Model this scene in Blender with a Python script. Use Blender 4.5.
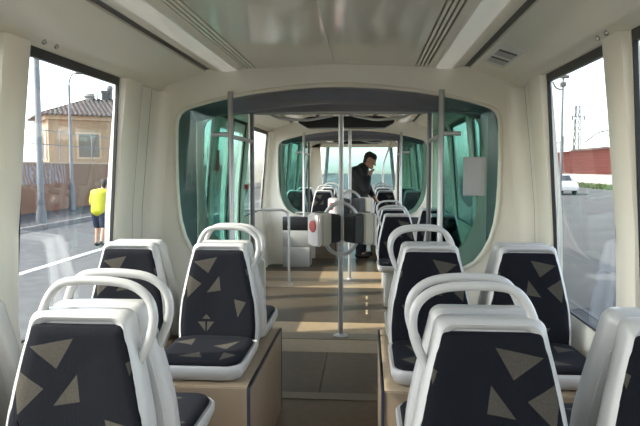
import bpy, bmesh, math, random
import numpy as np
from mathutils import Vector, Matrix, Quaternion
random.seed(7)
for o in list(bpy.data.objects): bpy.data.objects.remove(o)
scene = bpy.context.scene
COL = scene.collection
PI = math.pi

# ------------------------------------------------------------------ camera
# tram axis = +Y, tram centre x = 0, floor z = 0 (metres)
F = 620.0                      # focal length in pixels of a 640 px frame
CAM = Vector((0.225, 0.0, 1.48))
cd = bpy.data.cameras.new('camera'); cam = bpy.data.objects.new('camera', cd); COL.objects.link(cam)
cd.sensor_width = 36.0; cd.lens = 36.0 * F / 640.0; cd.clip_start = 0.02; cd.clip_end = 600
cam.location = CAM
YAW = math.atan2(367 - 320, F); PITCH = math.atan2(213 - 168, F)
cam.rotation_euler = (PI / 2 - PITCH, 0, YAW)
scene.camera = cam

# ------------------------------------------------------------------ sky, sun, exposure
SUN_EL = math.radians(41); SUN_TRAVEL = Vector((0.96, 0.28, 0)).normalized()
w = bpy.data.worlds.new('world'); scene.world = w; w.use_nodes = True
wn = w.node_tree.nodes; wl = w.node_tree.links; wn.clear()
wo = wn.new('ShaderNodeOutputWorld'); wb = wn.new('ShaderNodeBackground'); sky = wn.new('ShaderNodeTexSky')
sky.sky_type = 'NISHITA'; sky.sun_disc = False; sky.sun_elevation = SUN_EL
sky.sun_rotation = math.atan2(-SUN_TRAVEL.x, -SUN_TRAVEL.y)
sky.air_density = 1.0; sky.dust_density = 1.6; sky.ozone_density = 1.0; sky.altitude = 100
wb.inputs['Strength'].default_value = 0.24
hs_ = wn.new('ShaderNodeHueSaturation'); hs_.inputs['Saturation'].default_value = 0.5   # hazy pale sky
wl.new(sky.outputs['Color'], hs_.inputs['Color']); wl.new(hs_.outputs['Color'], wb.inputs['Color']); wl.new(wb.outputs['Background'], wo.inputs['Surface'])
sl = bpy.data.lights.new('sun', 'SUN'); sl.energy = 2.1; sl.angle = math.radians(0.6); sl.color = (1.0, 0.93, 0.82)
so = bpy.data.objects.new('sun', sl); COL.objects.link(so); so.location = (-8, -4, 12)
d = Vector((SUN_TRAVEL.x * math.cos(SUN_EL), SUN_TRAVEL.y * math.cos(SUN_EL), -math.sin(SUN_EL)))
so.rotation_euler = d.to_track_quat('-Z', 'Y').to_euler()
vs = scene.view_settings; vs.view_transform = 'Standard'; vs.look = 'None'; vs.gamma = 1.0; vs.exposure = 1.95
vs.use_curve_mapping = False
scene.cycles.max_bounces = 14; scene.cycles.diffuse_bounces = 8; scene.cycles.glossy_bounces = 5
scene.cycles.transparent_max_bounces = 40; scene.cycles.transmission_bounces = 8
COVE_EMIT = 0.04                # faint glow added along the ceiling coves to lift the interior light

# ------------------------------------------------------------------ materials
MATS = {}
def mat(name, col, rough=0.5, metal=0.0, spec=0.5, var=0.0, scale=30.0, bump=0.0, bscale=None, coat=0.0, emit=None, es=0.0, stretch=None):
    m = bpy.data.materials.new(name); m.use_nodes = True
    n = m.node_tree.nodes; l = m.node_tree.links; b = n['Principled BSDF']
    b.inputs['Base Color'].default_value = (*col, 1); b.inputs['Roughness'].default_value = rough
    b.inputs['Metallic'].default_value = metal; b.inputs['Specular IOR Level'].default_value = spec
    b.inputs['Coat Weight'].default_value = coat; b.inputs['Coat Roughness'].default_value = 0.08
    tc = n.new('ShaderNodeTexCoord'); src = tc.outputs['Object']
    if stretch:
        mp = n.new('ShaderNodeMapping'); mp.inputs['Scale'].default_value = stretch; l.new(src, mp.inputs['Vector']); src = mp.outputs['Vector']
    if var > 0:
        t = n.new('ShaderNodeTexNoise'); t.inputs['Scale'].default_value = scale; t.inputs['Detail'].default_value = 5
        l.new(src, t.inputs['Vector'])
        r = n.new('ShaderNodeValToRGB'); e = r.color_ramp.elements
        e[0].position = 0.3; e[1].position = 0.7
        e[0].color = (*[c * (1 - var) for c in col], 1); e[1].color = (*[min(1, c * (1 + var)) for c in col], 1)
        l.new(t.outputs['Fac'], r.inputs['Fac']); l.new(r.outputs['Color'], b.inputs['Base Color'])
    if bump > 0:
        t2 = n.new('ShaderNodeTexNoise'); t2.inputs['Scale'].default_value = bscale or scale * 4; t2.inputs['Detail'].default_value = 3
        l.new(src, t2.inputs['Vector'])
        bp = n.new('ShaderNodeBump'); bp.inputs['Strength'].default_value = bump; bp.inputs['Distance'].default_value = 0.01
        l.new(t2.outputs['Fac'], bp.inputs['Height']); l.new(bp.outputs['Normal'], b.inputs['Normal'])
    if emit:
        b.inputs['Emission Color'].default_value = (*emit, 1); b.inputs['Emission Strength'].default_value = es
    MATS[name] = m
    return m

def glass(name, tint, refl=1.0, rough=0.0):
    m = bpy.data.materials.new(name); m.use_nodes = True
    n = m.node_tree.nodes; l = m.node_tree.links; n.clear()
    out = n.new('ShaderNodeOutputMaterial'); mx = n.new('ShaderNodeMixShader')
    tr = n.new('ShaderNodeBsdfTransparent'); gl = n.new('ShaderNodeBsdfGlossy'); fr = n.new('ShaderNodeFresnel'); ge = n.new('ShaderNodeNewGeometry')
    mr = n.new('ShaderNodeMapRange'); mr.inputs['To Min'].default_value = 1.45; mr.inputs['To Max'].default_value = 1 / 1.45
    l.new(ge.outputs['Backfacing'], mr.inputs['Value']); l.new(mr.outputs['Result'], fr.inputs['IOR'])
    tr.inputs['Color'].default_value = (*tint, 1); gl.inputs['Roughness'].default_value = rough
    mu = n.new('ShaderNodeMath'); mu.operation = 'MULTIPLY'; mu.inputs[1].default_value = refl
    l.new(fr.outputs['Fac'], mu.inputs[0]); l.new(mu.outputs[0], mx.inputs['Fac'])
    l.new(tr.outputs['BSDF'], mx.inputs[1]); l.new(gl.outputs['BSDF'], mx.inputs[2]); l.new(mx.outputs['Shader'], out.inputs['Surface'])
    MATS[name] = m
    return m

def fabric(name, mirror):
    """navy seat cloth printed with grey-beige triangles; UV is in metres on the panel"""
    m = mat(name, (0.016, 0.018, 0.028), rough=0.85, spec=0.2, bump=0.22, bscale=300, stretch=(1, 1, 0.25))
    n = m.node_tree.nodes; l = m.node_tree.links; b = n['Principled BSDF']
    uv = n.new('ShaderNodeUVMap'); uv.uv_map = 'UVMap'
    tris = [((.007, -.035), (.132, -.060), (.055, -.120)), ((-.003, -.135), (.062, -.222), (-.013, -.210)),
            ((.090, -.175), (.176, -.118), (.163, -.248)), ((-.168, -.085), (-.143, -.10), (-.155, -.135)),
            ((-.150, -.270), (-.085, -.255), (-.105, -.350)), ((.040, -.360), (.085, -.360), (.063, -.335)),
            ((.020, -.375), (.058, -.375), (.058, -.425)), ((.068, -.375), (.108, -.375), (.068, -.425)),
            ((.10, -.54), (.18, -.60), (.09, -.62)), ((-.14, -.57), (-.02, -.62), (-.10, -.66)), ((.02, -.70), (.10, -.76), (-.02, -.77)), ((-.17, -.74), (-.10, -.70), (-.11, -.79))]
    acc = None
    for t in tris:
        t = [((-x if mirror else x), y) for x, y in t]
        a = (t[1][0] - t[0][0]) * (t[2][1] - t[0][1]) - (t[1][1] - t[0][1]) * (t[2][0] - t[0][0])
        if a < 0: t = [t[0], t[2], t[1]]
        prod = None
        for i in range(3):
            p, q = t[i], t[(i + 1) % 3]
            nx, ny = -(q[1] - p[1]), (q[0] - p[0])
            dn = n.new('ShaderNodeVectorMath'); dn.operation = 'DOT_PRODUCT'; dn.inputs[1].default_value = (nx, ny, 0)
            l.new(uv.outputs['UV'], dn.inputs[0])
            g = n.new('ShaderNodeMath'); g.operation = 'GREATER_THAN'; g.inputs[1].default_value = nx * p[0] + ny * p[1]
            l.new(dn.outputs['Value'], g.inputs[0])
            if prod is None: prod = g
            else:
                mm = n.new('ShaderNodeMath'); mm.operation = 'MULTIPLY'; l.new(prod.outputs[0], mm.inputs[0]); l.new(g.outputs[0], mm.inputs[1]); prod = mm
        if acc is None: acc = prod
        else:
            mm = n.new('ShaderNodeMath'); mm.operation = 'MAXIMUM'; l.new(acc.outputs[0], mm.inputs[0]); l.new(prod.outputs[0], mm.inputs[1]); acc = mm
    nz = n.new('ShaderNodeTexNoise'); nz.inputs['Scale'].default_value = 160; l.new(uv.outputs['UV'], nz.inputs['Vector'])
    r1 = n.new('ShaderNodeMix'); r1.data_type = 'RGBA'; r1.inputs[6].default_value = (0.0025, 0.003, 0.0058, 1); r1.inputs[7].default_value = (0.006, 0.007, 0.011, 1)
    r2 = n.new('ShaderNodeMix'); r2.data_type = 'RGBA'; r2.inputs[6].default_value = (0.044, 0.039, 0.031, 1); r2.inputs[7].default_value = (0.080, 0.071, 0.057, 1)
    mx = n.new('ShaderNodeMix'); mx.data_type = 'RGBA'
    l.new(nz.outputs['Fac'], r1.inputs[0]); l.new(nz.outputs['Fac'], r2.inputs[0])
    l.new(acc.outputs[0], mx.inputs[0]); l.new(r1.outputs[2], mx.inputs[6]); l.new(r2.outputs[2], mx.inputs[7])
    l.new(mx.outputs[2], b.inputs['Base Color'])
    return m

mat('cream', (0.86, 0.81, 0.685), rough=0.28, var=0.03, scale=2.0, coat=0.25)
mat('cream_wall', (0.85, 0.81, 0.705), rough=0.33, var=0.03, scale=2.0, coat=0.2)
mat('ceiling_gloss', (0.70, 0.665, 0.545), rough=0.14, var=0.03, scale=1.5, coat=0.3)
mat('soffit', (0.82, 0.78, 0.66), rough=0.2, var=0.03, scale=1.5, coat=0.2)
mat('groove', (0.05, 0.047, 0.04), rough=0.5)
mat('diffuser', (0.80, 0.79, 0.72), rough=0.25, emit=(1.0, 0.97, 0.88), es=0.0)
mat('cove_glow', (0.80, 0.775, 0.68), rough=0.16, emit=(1.0, 0.97, 0.9), es=COVE_EMIT)
mat('seat_plastic', (0.45, 0.445, 0.43), rough=0.28, var=0.03, scale=6, bump=0.03, bscale=300)
mat('seat_rear', (0.41, 0.405, 0.39), rough=0.38, var=0.03, scale=6)
mat('handle_metal', (0.46, 0.455, 0.44), rough=0.24, spec=0.5, var=0.02, scale=10)
mat('pole_metal', (0.46, 0.46, 0.45), rough=0.34, metal=0.55, var=0.05, scale=20)
mat('pole_dark', (0.20, 0.20, 0.20), rough=0.4, metal=0.4)
mat('rubber', (0.012, 0.012, 0.013), rough=0.6)
mat('black_plastic', (0.012, 0.012, 0.014), rough=0.35)
mat('navy_trim', (0.02, 0.028, 0.045), rough=0.35)
mat('podium', (0.27, 0.205, 0.14), rough=0.35, var=0.05, scale=4)
mat('podium_top', (0.36, 0.28, 0.185), rough=0.45, var=0.08, scale=30)
mat('vinyl_dark_dimmed', (0.056, 0.042, 0.026), rough=0.36, spec=0.22, var=0.16, scale=14, bump=0.04, bscale=200)  # darker copy of the dark vinyl, colour lowered to offset sun falling there
mat('vinyl_dark', (0.105, 0.074, 0.044), rough=0.34, spec=0.22, var=0.16, scale=14, bump=0.04, bscale=200)
mat('vinyl_brown', (0.15, 0.104, 0.060), rough=0.3, spec=0.25, var=0.12, scale=10, bump=0.04, bscale=200)
mat('vinyl_beige', (0.30, 0.22, 0.13), rough=0.35, var=0.08, scale=14, bump=0.04, bscale=200)
mat('metal_strip', (0.20, 0.165, 0.115), rough=0.4, metal=0.3)
mat('dash_yellow', (0.62, 0.52, 0.30), rough=0.5)
mat('bellows', (0.19, 0.197, 0.24), rough=0.42, var=0.1, scale=8, bump=0.1, bscale=60)
mat('bellows_side', (0.16, 0.18, 0.18), rough=0.6, var=0.08, scale=8)
mat('grey_board', (0.42, 0.42, 0.42), rough=0.5)
mat('grey_panel', (0.40, 0.40, 0.375), rough=0.4)
mat('display_black', (0.010, 0.009, 0.008), rough=0.3)
mat('validator_white', (0.74, 0.68, 0.65), rough=0.35)
mat('validator_red', (0.60, 0.095, 0.08), rough=0.35)
mat('validator_beige', (0.55, 0.50, 0.40), rough=0.4)
mat('validator_dark', (0.035, 0.035, 0.036), rough=0.45)
mat('red_plastic', (0.55, 0.02, 0.02), rough=0.4)
mat('sticker', (0.74, 0.73, 0.69), rough=0.45)
mat('ink', (0.02, 0.02, 0.02), rough=0.6)
mat('chrome', (0.6, 0.6, 0.6), rough=0.2, metal=1.0)
glass('window_glass', (0.945, 0.965, 0.965), 1.0)
glass('teal_glass', (0.62, 0.795, 0.765), 1.0)
glass('cab_glass', (0.78, 0.87, 0.86), 0.6)
fabric('fabric_right', False); fabric('fabric_left', True)

# ------------------------------------------------------------------ helpers
def bm_new(): return bmesh.new()
def box(bm, x0, x1, y0, y1, z0, z1):
    v = [bm.verts.new(c) for c in [(x0, y0, z0), (x1, y0, z0), (x1, y1, z0), (x0, y1, z0), (x0, y0, z1), (x1, y0, z1), (x1, y1, z1), (x0, y1, z1)]]
    for f in [(0, 3, 2, 1), (4, 5, 6, 7), (0, 1, 5, 4), (1, 2, 6, 5), (2, 3, 7, 6), (3, 0, 4, 7)]: bm.faces.new([v[i] for i in f])
    return bm
def hexa(bm, pts):
    v = [bm.verts.new(c) for c in pts]
    for f in [(0, 3, 2, 1), (4, 5, 6, 7), (0, 1, 5, 4), (1, 2, 6, 5), (2, 3, 7, 6), (3, 0, 4, 7)]: bm.faces.new([v[i] for i in f])
def rbox(x0, x1, y0, y1, z0, z1, r, seg=2):
    bm = box(bm_new(), x0, x1, y0, y1, z0, z1)
    bmesh.ops.bevel(bm, geom=list(bm.edges), offset=r, segments=seg, affect='EDGES', profile=0.5)
    return bm
def merge(bm, other):
    me = bpy.data.meshes.new('t'); other.to_mesh(me); other.free(); bm.from_mesh(me); bpy.data.meshes.remove(me); return bm
def tube(bm, pts, r, seg=10, cap=True):
    pts = [Vector(p) for p in pts]; n = len(pts); rs = r if isinstance(r, (list, tuple)) else [r] * n
    rings = []; up = None
    for i in range(n):
        t = (pts[min(i + 1, n - 1)] - pts[max(i - 1, 0)]).normalized()
        if up is None:
            up = t.cross(Vector((0.31, 0.2, 0.93))); up = up.normalized() if up.length > 1e-3 else Vector((1, 0, 0))
        up = (up - t * up.dot(t)).normalized(); b = t.cross(up)
        rings.append([bm.verts.new(pts[i] + (up * math.cos(2 * PI * k / seg) + b * math.sin(2 * PI * k / seg)) * rs[i]) for k in range(seg)])
    for a, c in zip(rings, rings[1:]):
        for k in range(seg): bm.faces.new((a[k], a[(k + 1) % seg], c[(k + 1) % seg], c[k]))
    if cap: bm.faces.new(rings[0][::-1]); bm.faces.new(rings[-1])
    return bm
def smooth_path(pts, sub=5):
    P = [Vector(p) for p in pts]; out = []
    for i in range(len(P) - 1):
        a, b, c, e = P[max(i - 1, 0)], P[i], P[i + 1], P[min(i + 2, len(P) - 1)]
        for k in range(sub):
            t = k / sub
            out.append(0.5 * ((2 * b) + (c - a) * t + (2 * a - 5 * b + 4 * c - e) * t * t + (-a + 3 * b - 3 * c + e) * t ** 3))
    out.append(P[-1]); return out
def bend(pts, rad, sub=5):
    """polyline with rounded corners"""
    P = [Vector(p) for p in pts]; out = [P[0]]
    for i in range(1, len(P) - 1):
        a = (P[i - 1] - P[i]).normalized(); b = (P[i + 1] - P[i]).normalized()
        for k in range(sub + 1):
            t = k / sub; out.append((1 - t) ** 2 * (P[i] + a * rad) + 2 * t * (1 - t) * P[i] + t * t * (P[i] + b * rad))
    out.append(P[-1]); return out
def loft(bm, rings, cap0=True, cap1=True, close=True):
    R = [[bm.verts.new(p) for p in r] for r in rings]; n = len(R[0])
    for a, c in zip(R, R[1:]):
        for k in range(n if close else n - 1): bm.faces.new((a[k], a[(k + 1) % n], c[(k + 1) % n], c[k]))
    if cap0: bm.faces.new(R[0][::-1])
    if cap1: bm.faces.new(R[-1])
    return bm
def prism(bm, pts, axis, a, b):
    """2-D polygon extruded along an axis from a to b (axis 'y': pts are (x,z); 'x': (y,z); 'z': (x,y))"""
    f = {'y': lambda p, t: (p[0], t, p[1]), 'x': lambda p, t: (t, p[0], p[1]), 'z': lambda p, t: (p[0], p[1], t)}[axis]
    return loft(bm, [[f(p, a) for p in pts], [f(p, b) for p in pts]])
def lathe(bm, prof, c, axis=(0, 0, 1), seg=16):
    ax = Vector(axis).normalized(); q = Vector((0, 0, 1)).rotation_difference(ax); c = Vector(c)
    rings = [[c + q @ Vector((r * math.cos(2 * PI * k / seg), r * math.sin(2 * PI * k / seg), h)) for k in range(seg)] for r, h in prof]
    return loft(bm, rings)
def me_of(name, bm, m, smooth=True, ang=35):
    bmesh.ops.recalc_face_normals(bm, faces=bm.faces)
    me = bpy.data.meshes.new(name); bm.to_mesh(me); bm.free()
    me.materials.append(MATS[m] if isinstance(m, str) else m)
    if smooth:
        me.polygons.foreach_set('use_smooth', [True] * len(me.polygons))
        me.set_sharp_from_angle(angle=math.radians(ang))
    return me
def link(name, data, parent=None):
    o = bpy.data.objects.new(name, data); COL.objects.link(o)
    if parent: o.parent = parent
    return o
def obj(name, bm, m, parent=None, smooth=True, ang=35): return link(name, me_of(name, bm, m, smooth, ang), parent)
def tag(o, label=None, cat=None, group=None, kind=None):
    if label: o['label'] = label
    if cat: o['category'] = cat
    if group: o['group'] = group
    if kind: o['kind'] = kind
    return o
def empty(name, loc=(0, 0, 0), rz=0, **k):
    o = link(name, None); o.location = loc; o.rotation_euler = (0, 0, rz); o.empty_display_size = 0.1
    return tag(o, **k)
def struct(name, label): return empty(name, label=label, kind='structure')

# ------------------------------------------------------------------ tram shell
def wx(z):                                    # inner half width of the side wall at height z
    pts = [(0, 1.27), (0.35, 1.31), (0.8, 1.35), (1.2, 1.335), (1.7, 1.285), (2.02, 1.25)]
    for (a, xa), (b, xb) in zip(pts, pts[1:]):
        if z <= b: return xa + (xb - xa) * (z - a) / (b - a)
    return 1.25
WIN_T = 2.02
GW = [(4.36, 5.08), (9.40, 10.12)]             # gangways
MODS = [(-2.6, 4.36), (5.08, 9.40), (10.12, 16.4)]
WCOUNT = [0]

def wall_piece(bm, s, y0, y1, z0, z1, t=0.09, inner=0.0):
    zs = [z0] + [z for z in (0.35, 0.8, 1.2, 1.7) if z0 < z < z1] + [z1]
    for a, b in zip(zs, zs[1:]):
        xa, xb = wx(a) - inner, wx(b) - inner; oa, ob = wx(a) + t, wx(b) + t
        hexa(bm, [(s * xa, y0, a), (s * oa, y0, a), (s * oa, y1, a), (s * xa, y1, a), (s * xb, y0, b), (s * ob, y0, b), (s * ob, y1, b), (s * xb, y1, b)])
    bmesh.ops.remove_doubles(bm, verts=bm.verts, dist=1e-5)
    fs = [f for f in bm.faces]
    # internal duplicate faces between stacked pieces
    seen = {}
    for f in fs:
        k = tuple(sorted(v.index if v.index >= 0 else id(v) for v in f.verts))
        k = tuple(sorted(tuple(round(c, 5) for c in v.co) for v in f.verts))
        seen.setdefault(k, []).append(f)
    for k, v in seen.items():
        if len(v) > 1:
            for f in v: bm.faces.remove(f)
    return bm

def window(s, y0, y1, z0, z1, label):
    WCOUNT[0] += 1
    W = struct('window_%d' % WCOUNT[0], label)
    bm = bm_new(); t = 0.014                                      # pane follows the wall's lean
    zs = [z0, 0.5 * (z0 + z1), z1]
    rings = []
    for y in (y0, y1):
        rings.append([(s * (wx(z) + t), y, z) for z in zs] + [(s * (wx(z) + t + 0.006), y, z) for z in zs[::-1]])
    loft(bm, rings); obj('pane', bm, 'window_glass', W)
    bm = bm_new(); g = 0.010                                      # rubber gasket round the pane
    for (a, b, c, e) in ((y0, y0 + .003, z0, z1), (y1 - g, y1, z0, z1), (y0 + .003, y1 - g, z0, z0 + g)):
        x0, x1 = wx(c), wx(e)
        hexa(bm, [(s * (x0 + .006), a, c), (s * (x0 + .024), a, c), (s * (x0 + .024), b, c), (s * (x0 + .006), b, c), (s * (x1 + .006), a, e), (s * (x1 + .024), a, e), (s * (x1 + .024), b, e), (s * (x1 + .006), b, e)])
    obj('gasket', bm, 'rubber', W, False)
    bm = bm_new(); h = 0.045; x0, x1 = wx(z1 - h), wx(z1)
    hexa(bm, [(s * (x0 + .004), y0, z1 - h), (s * (x0 + .026), y0, z1 - h), (s * (x0 + .026), y1, z1 - h), (s * (x0 + .004), y1, z1 - h), (s * (x1 + .004), y0, z1), (s * (x1 + .026), y0, z1), (s * (x1 + .026), y1, z1), (s * (x1 + .004), y1, z1)])
    obj('top_band', bm, 'black_plastic', W, False)
    return W

def side_wall(s, y0, y1, openings, label, winlabels):
    """openings: list of (ya, yb, sill, kind)"""
    W = struct('wall_left' if s < 0 else 'wall_right', label)
    e = sorted(openings)
    cur = y0
    for (a, b, sill, kind) in e + [(y1, y1, 0, None)]:
        if a - cur > 0.01:
            p = bm_new(); wall_piece(p, s, cur, a, 0, WIN_T, .032)
            obj('pillar', p, 'cream_wall', W)
            if a - cur < 0.8:                                     # proud pillar cover with rounded edges
                zs = [0.6, 0.8, 1.2, 1.7, WIN_T]; m_ = 0.03; ae = min(a, cur + .30); rings = []
                for z in zs:
                    x = wx(z)
                    rings.append([(s * (x + .001), cur + m_ * .3, z), (s * (x - .030), cur + m_ * .6, z), (s * (x - .040), cur + 1.4 * m_, z), (s * (x - .040), ae - 1.4 * m_, z), (s * (x - .030), ae - m_ * .6, z), (s * (x + .001), ae - m_ * .3, z)])
                obj('pillar_cover', loft(bm_new(), rings), 'cream', W, True, 50)
        if kind:
            if sill > 0.05:
                p = bm_new(); wall_piece(p, s, a, b, 0, sill, .032); obj('sill_panel', p, 'cream_wall', W)
        cur = b
    return W

mat('seam_shadow', (0.20, 0.185, 0.15), rough=0.6)
def seams(parent, s, ys):
    for y in ys:
        bm = bm_new(); wall_piece(bm, s, y, y + .004, 0.05, 2.015, t=.01, inner=.0012); obj('panel_seam', bm, 'seam_shadow', parent, False)

def ceiling(y0, y1, label):
    C = struct('ceiling', label)
    n = max(1, round((y1 - y0) / 2.2))
    for k in range(n):                                            # glossy centre panels, slight ridge in the middle
        a = y0 + (y1 - y0) * k / n; b = y0 + (y1 - y0) * (k + 1) / n - (0.004 if k < n - 1 else 0)
        for s in (-1, 1):
            bm = prism(bm_new(), [(0.001 * s, 2.200), (s * 0.55, 2.178), (s * 0.55, 2.25), (0.001 * s, 2.25)], 'y', a, b)
            obj('centre_panel', bm, 'ceiling_gloss', C, False)
    for s in (-1, 1):
        for k in range(3):                                        # three slat bars with dark gaps between
            x = s * (0.558 + 0.026 * k)
            bm = prism(bm_new(), [(x, 2.174), (x + s * .015, 2.173), (x + s * .015, 2.2), (x, 2.2)], 'y', y0, y1)
            obj('slat', bm, 'soffit', C, False)
        bm = prism(bm_new(), [(s * .548, 2.205), (s * .66, 2.205), (s * .66, 2.26), (s * .548, 2.26)], 'y', y0, y1); obj('slot_back', bm, 'groove', C, False)
        # convex light cove
        prof = [(0.640, 2.180), (0.655, 2.171), (0.70, 2.162), (0.76, 2.157), (0.82, 2.160), (0.865, 2.167), (0.88, 2.172), (0.88, 2.23), (0.64, 2.23)]
        bm = prism(bm_new(), [(s * x, z) for x, z in prof], 'y', y0, y1); obj('light_cove', bm, 'soffit', C, True, 40)
        prof = [(0.690, 2.1635), (0.73, 2.1575), (0.76, 2.1555), (0.80, 2.1575), (0.80, 2.1605), (0.76, 2.159), (0.73, 2.161), (0.69, 2.167)]
        bm = prism(bm_new(), [(s * x, z) for x, z in prof], 'y', y0, y1); obj('glow_strip', bm, 'cove_glow', C, True, 40)  # added glowing strip, standing in for the highlight along the cove
        bm = prism(bm_new(), [(s * .878, 2.215), (s * .925, 2.215), (s * .925, 2.26), (s * .878, 2.26)], 'y', y0, y1); obj('slot_back', bm, 'groove', C, False)
        bm = prism(bm_new(), [(s * .881, 2.1735), (s * .917, 2.170), (s * .917, 2.21), (s * .881, 2.21)], 'y', y0, y1); obj('slat', bm, 'groove', C, False)
        prof = [(0.918, 2.158), (0.93, 2.152), (1.19, 2.066), (1.215, 2.052), (1.232, 2.03), (1.25, 2.020), (1.36, 2.020), (1.36, 2.26), (0.918, 2.26)]
        bm = prism(bm_new(), [(s * x, z) for x, z in prof], 'y', y0, y1); obj('soffit_panel', bm, 'soffit', C, True, 30)
    bm = box(bm_new(), -1.40, 1.40, y0, y1, 2.262, 2.75); obj('roof_body', bm, 'grey_panel', C, False)
    return C

OPEN_R = [(0.62, 0.0), (0.62, 0.70), (0.66, 0.742), (0.80, 0.757), (0.90, 0.785), (0.975, 0.83), (1.03, 0.90), (1.075, 0.99), (1.105, 1.10), (1.12, 1.22), (1.127, 1.36), (1.13, 1.55),
          (1.125, 1.76), (1.118, 1.82), (1.10, 1.86), (1.07, 1.885), (1.03, 1.902), (0.9, 1.938), (0.75, 1.972), (0.55, 2.006), (0.3, 2.034), (0.12, 2.045)]
OPENING = [(-x, z) for x, z in OPEN_R] + [(0, 2.047)] + [(x, z) for x, z in OPEN_R[::-1]]
def end_wall(y0, y1, label, near=True):
    W = struct('wall_front' if near else 'wall_back', label)
    out = [(-1.27, 0), (-1.31, .35), (-1.35, .8), (-1.335, 1.2), (-1.285, 1.7), (-1.25, 2.02), (-1.25, 2.262), (1.25, 2.262), (1.25, 2.02), (1.285, 1.7), (1.335, 1.2), (1.35, .8), (1.31, .35), (1.27, 0)]
    for s in (-1, 1):                                             # two half frames meeting above the opening
        half = [p for p in out if p[0] * s > 0]; half = half if s > 0 else half[::-1]
        op = [p for p in OPENING if p[0] * s > 0]; op = op if s > 0 else op[::-1]
        # half runs top -> floor on the outside, then the opening floor -> top
        poly = [(0, 2.262)] + half + op[::-1] + [(0, 2.047)]
        obj('frame_panel', prism(bm_new(), poly, 'y', y0, y1), 'cream_wall', W, True, 25)
    yf = y0 if near else y1; sg = -1 if near else 1
    rim = bm_new(); pts = OPENING
    rings = []
    cx, cz = 0, 1.3
    for (x, z) in pts:
        nx, nz = x - cx, (z - cz); L = math.hypot(nx, nz) or 1; nx /= L; nz /= L
        q = [(-.004, .02), (-.004, -.010), (.004, -.020), (.016, -.018), (.026, -.001), (.026, .02)]
        rings.append([(x + nx * a, yf - sg * b, z + nz * a) for a, b in q])
    loft(rim, rings); obj('opening_rim', rim, 'cream', W, True, 60)
    for s in (-1, 1):                                             # curved corner covers
        bm = bm_new(); rr = []
        for z in (0.0, .35, .8, 1.2, 1.7, 2.02):
            x = wx(z); ring = []
            for k in range(7):
                a = PI / 2 * k / 6; r = 0.10
                ring.append((s * (x + 0.001 - r + r * math.cos(a)), yf + sg * (r - r * math.sin(a)) - sg * .001, z))
            ring.append((s * (x + .001), yf - sg * .001, z)); rr.append(ring)
        loft(bm, rr); obj('corner_cover', bm, 'cream_wall', W, True, 50)
    return W

FL = struct('floor', 'glossy brown and beige vinyl tram floor in cross bands')
def fpanel(x0, x1, y0, y1, m, z=0.0, name='floor_panel'):
    return obj(name, box(bm_new(), x0, x1, y0, y1, z - 0.03, z), m, FL, False)
obj('subfloor', box(bm_new(), -1.36, 1.36, -2.6, 17.9, -0.2, -0.031), 'rubber', FL, False)
for a, b, m in [(-2.6, 0.0, 'vinyl_brown'), (0.004, 2.2, 'vinyl_brown'), (2.204, 3.86, 'vinyl_brown')]: fpanel(-1.27, 1.27, a, b, m)
fpanel(-1.27, 1.27, 3.864, 3.905, 'metal_strip', .004, 'threshold_strip'); fpanel(-1.27, 1.27, 3.909, 3.985, 'metal_strip', .002, 'threshold_strip')
fpanel(-1.27, -0.085, 3.99, 4.885, 'vinyl_dark', 0, 'gangway_plate'); fpanel(-0.08, 1.27, 3.99, 4.885, 'vinyl_dark', 0, 'gangway_plate')
fpanel(-1.27, 1.27, 4.89, 5.26, 'vinyl_beige'); fpanel(-1.27, 1.27, 5.264, 5.46, 'metal_strip', .003, 'threshold_strip')
fpanel(-1.27, 1.27, 5.464, 5.86, 'vinyl_beige'); fpanel(-1.27, 1.27, 5.864, 7.60, 'vinyl_dark_dimmed')
fpanel(-1.27, 1.27, 7.604, 8.03, 'vinyl_beige'); fpanel(-1.27, 1.27, 8.034, 8.22, 'metal_strip', .003, 'threshold_strip')
fpanel(-1.27, 1.27, 8.224, 8.80, 'vinyl_beige'); fpanel(-1.27, 1.27, 8.804, 10.1, 'vinyl_dark_dimmed'); fpanel(-1.27, 1.27, 10.104, 17.6, 'vinyl_brown')
for k in range(3):                                                 # three small groups of yellowish dashes on the floor
    for j in range(3): fpanel(0.218, 0.238, 6.22 + k * .36 + j * .07, 6.26 + k * .36 + j * .07, 'dash_yellow', .0012, 'floor_mark')

m1, m2, m3 = MODS
# openings (y0, y1, sill, kind)
WL1 = [(-2.3, -0.95, .68, 'w'), (-0.75, 0.75, .68, 'w'), (0.95, 2.40, .68, 'w'), (2.63, 3.66, .68, 'w')]
WR1 = [(-2.3, -0.95, .68, 'w'), (-0.75, 0.75, .68, 'w'), (0.95, 2.56, .68, 'w'), (2.79, 3.72, .68, 'w')]
seams(side_wall(-1, *m1, WL1, 'cream left side wall of the nearest tram section with leaning windows', None), -1, [4.02, 4.20])
seams(side_wall(1, *m1, WR1, 'cream right side wall of the nearest tram section with leaning windows', None), 1, [4.08, 4.20])
nl = ['rear left window behind the viewpoint', 'left window beside the viewpoint', 'left window beside the nearest seat row', 'left window showing the street and tiled-roof house']
nr = ['rear right window behind the viewpoint', 'right window beside the viewpoint', 'right window beside the nearest seat row', 'right window showing sky and the red fence']
for (a, b, z, k), t in zip(WL1, nl): window(-1, a, b, z, WIN_T, t)
for (a, b, z, k), t in zip(WR1, nr): window(1, a, b, z, WIN_T, t)
ceiling(*m1, 'glossy cream ceiling of the nearest tram section with light coves')
L2 = [(5.22, 5.98, .85, 'w'), (6.12, 7.52, 0.0, 'd'), (7.70, 9.25, .85, 'w')]
R2 = [(5.22, 6.30, .85, 'w'), (6.46, 7.86, .85, 'w'), (8.0, 9.25, .85, 'w')]
side_wall(-1, *m2, L2, 'cream left side wall of the middle section with a double door', None)
side_wall(1, *m2, R2, 'cream right side wall of the middle tram section', None)
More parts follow.
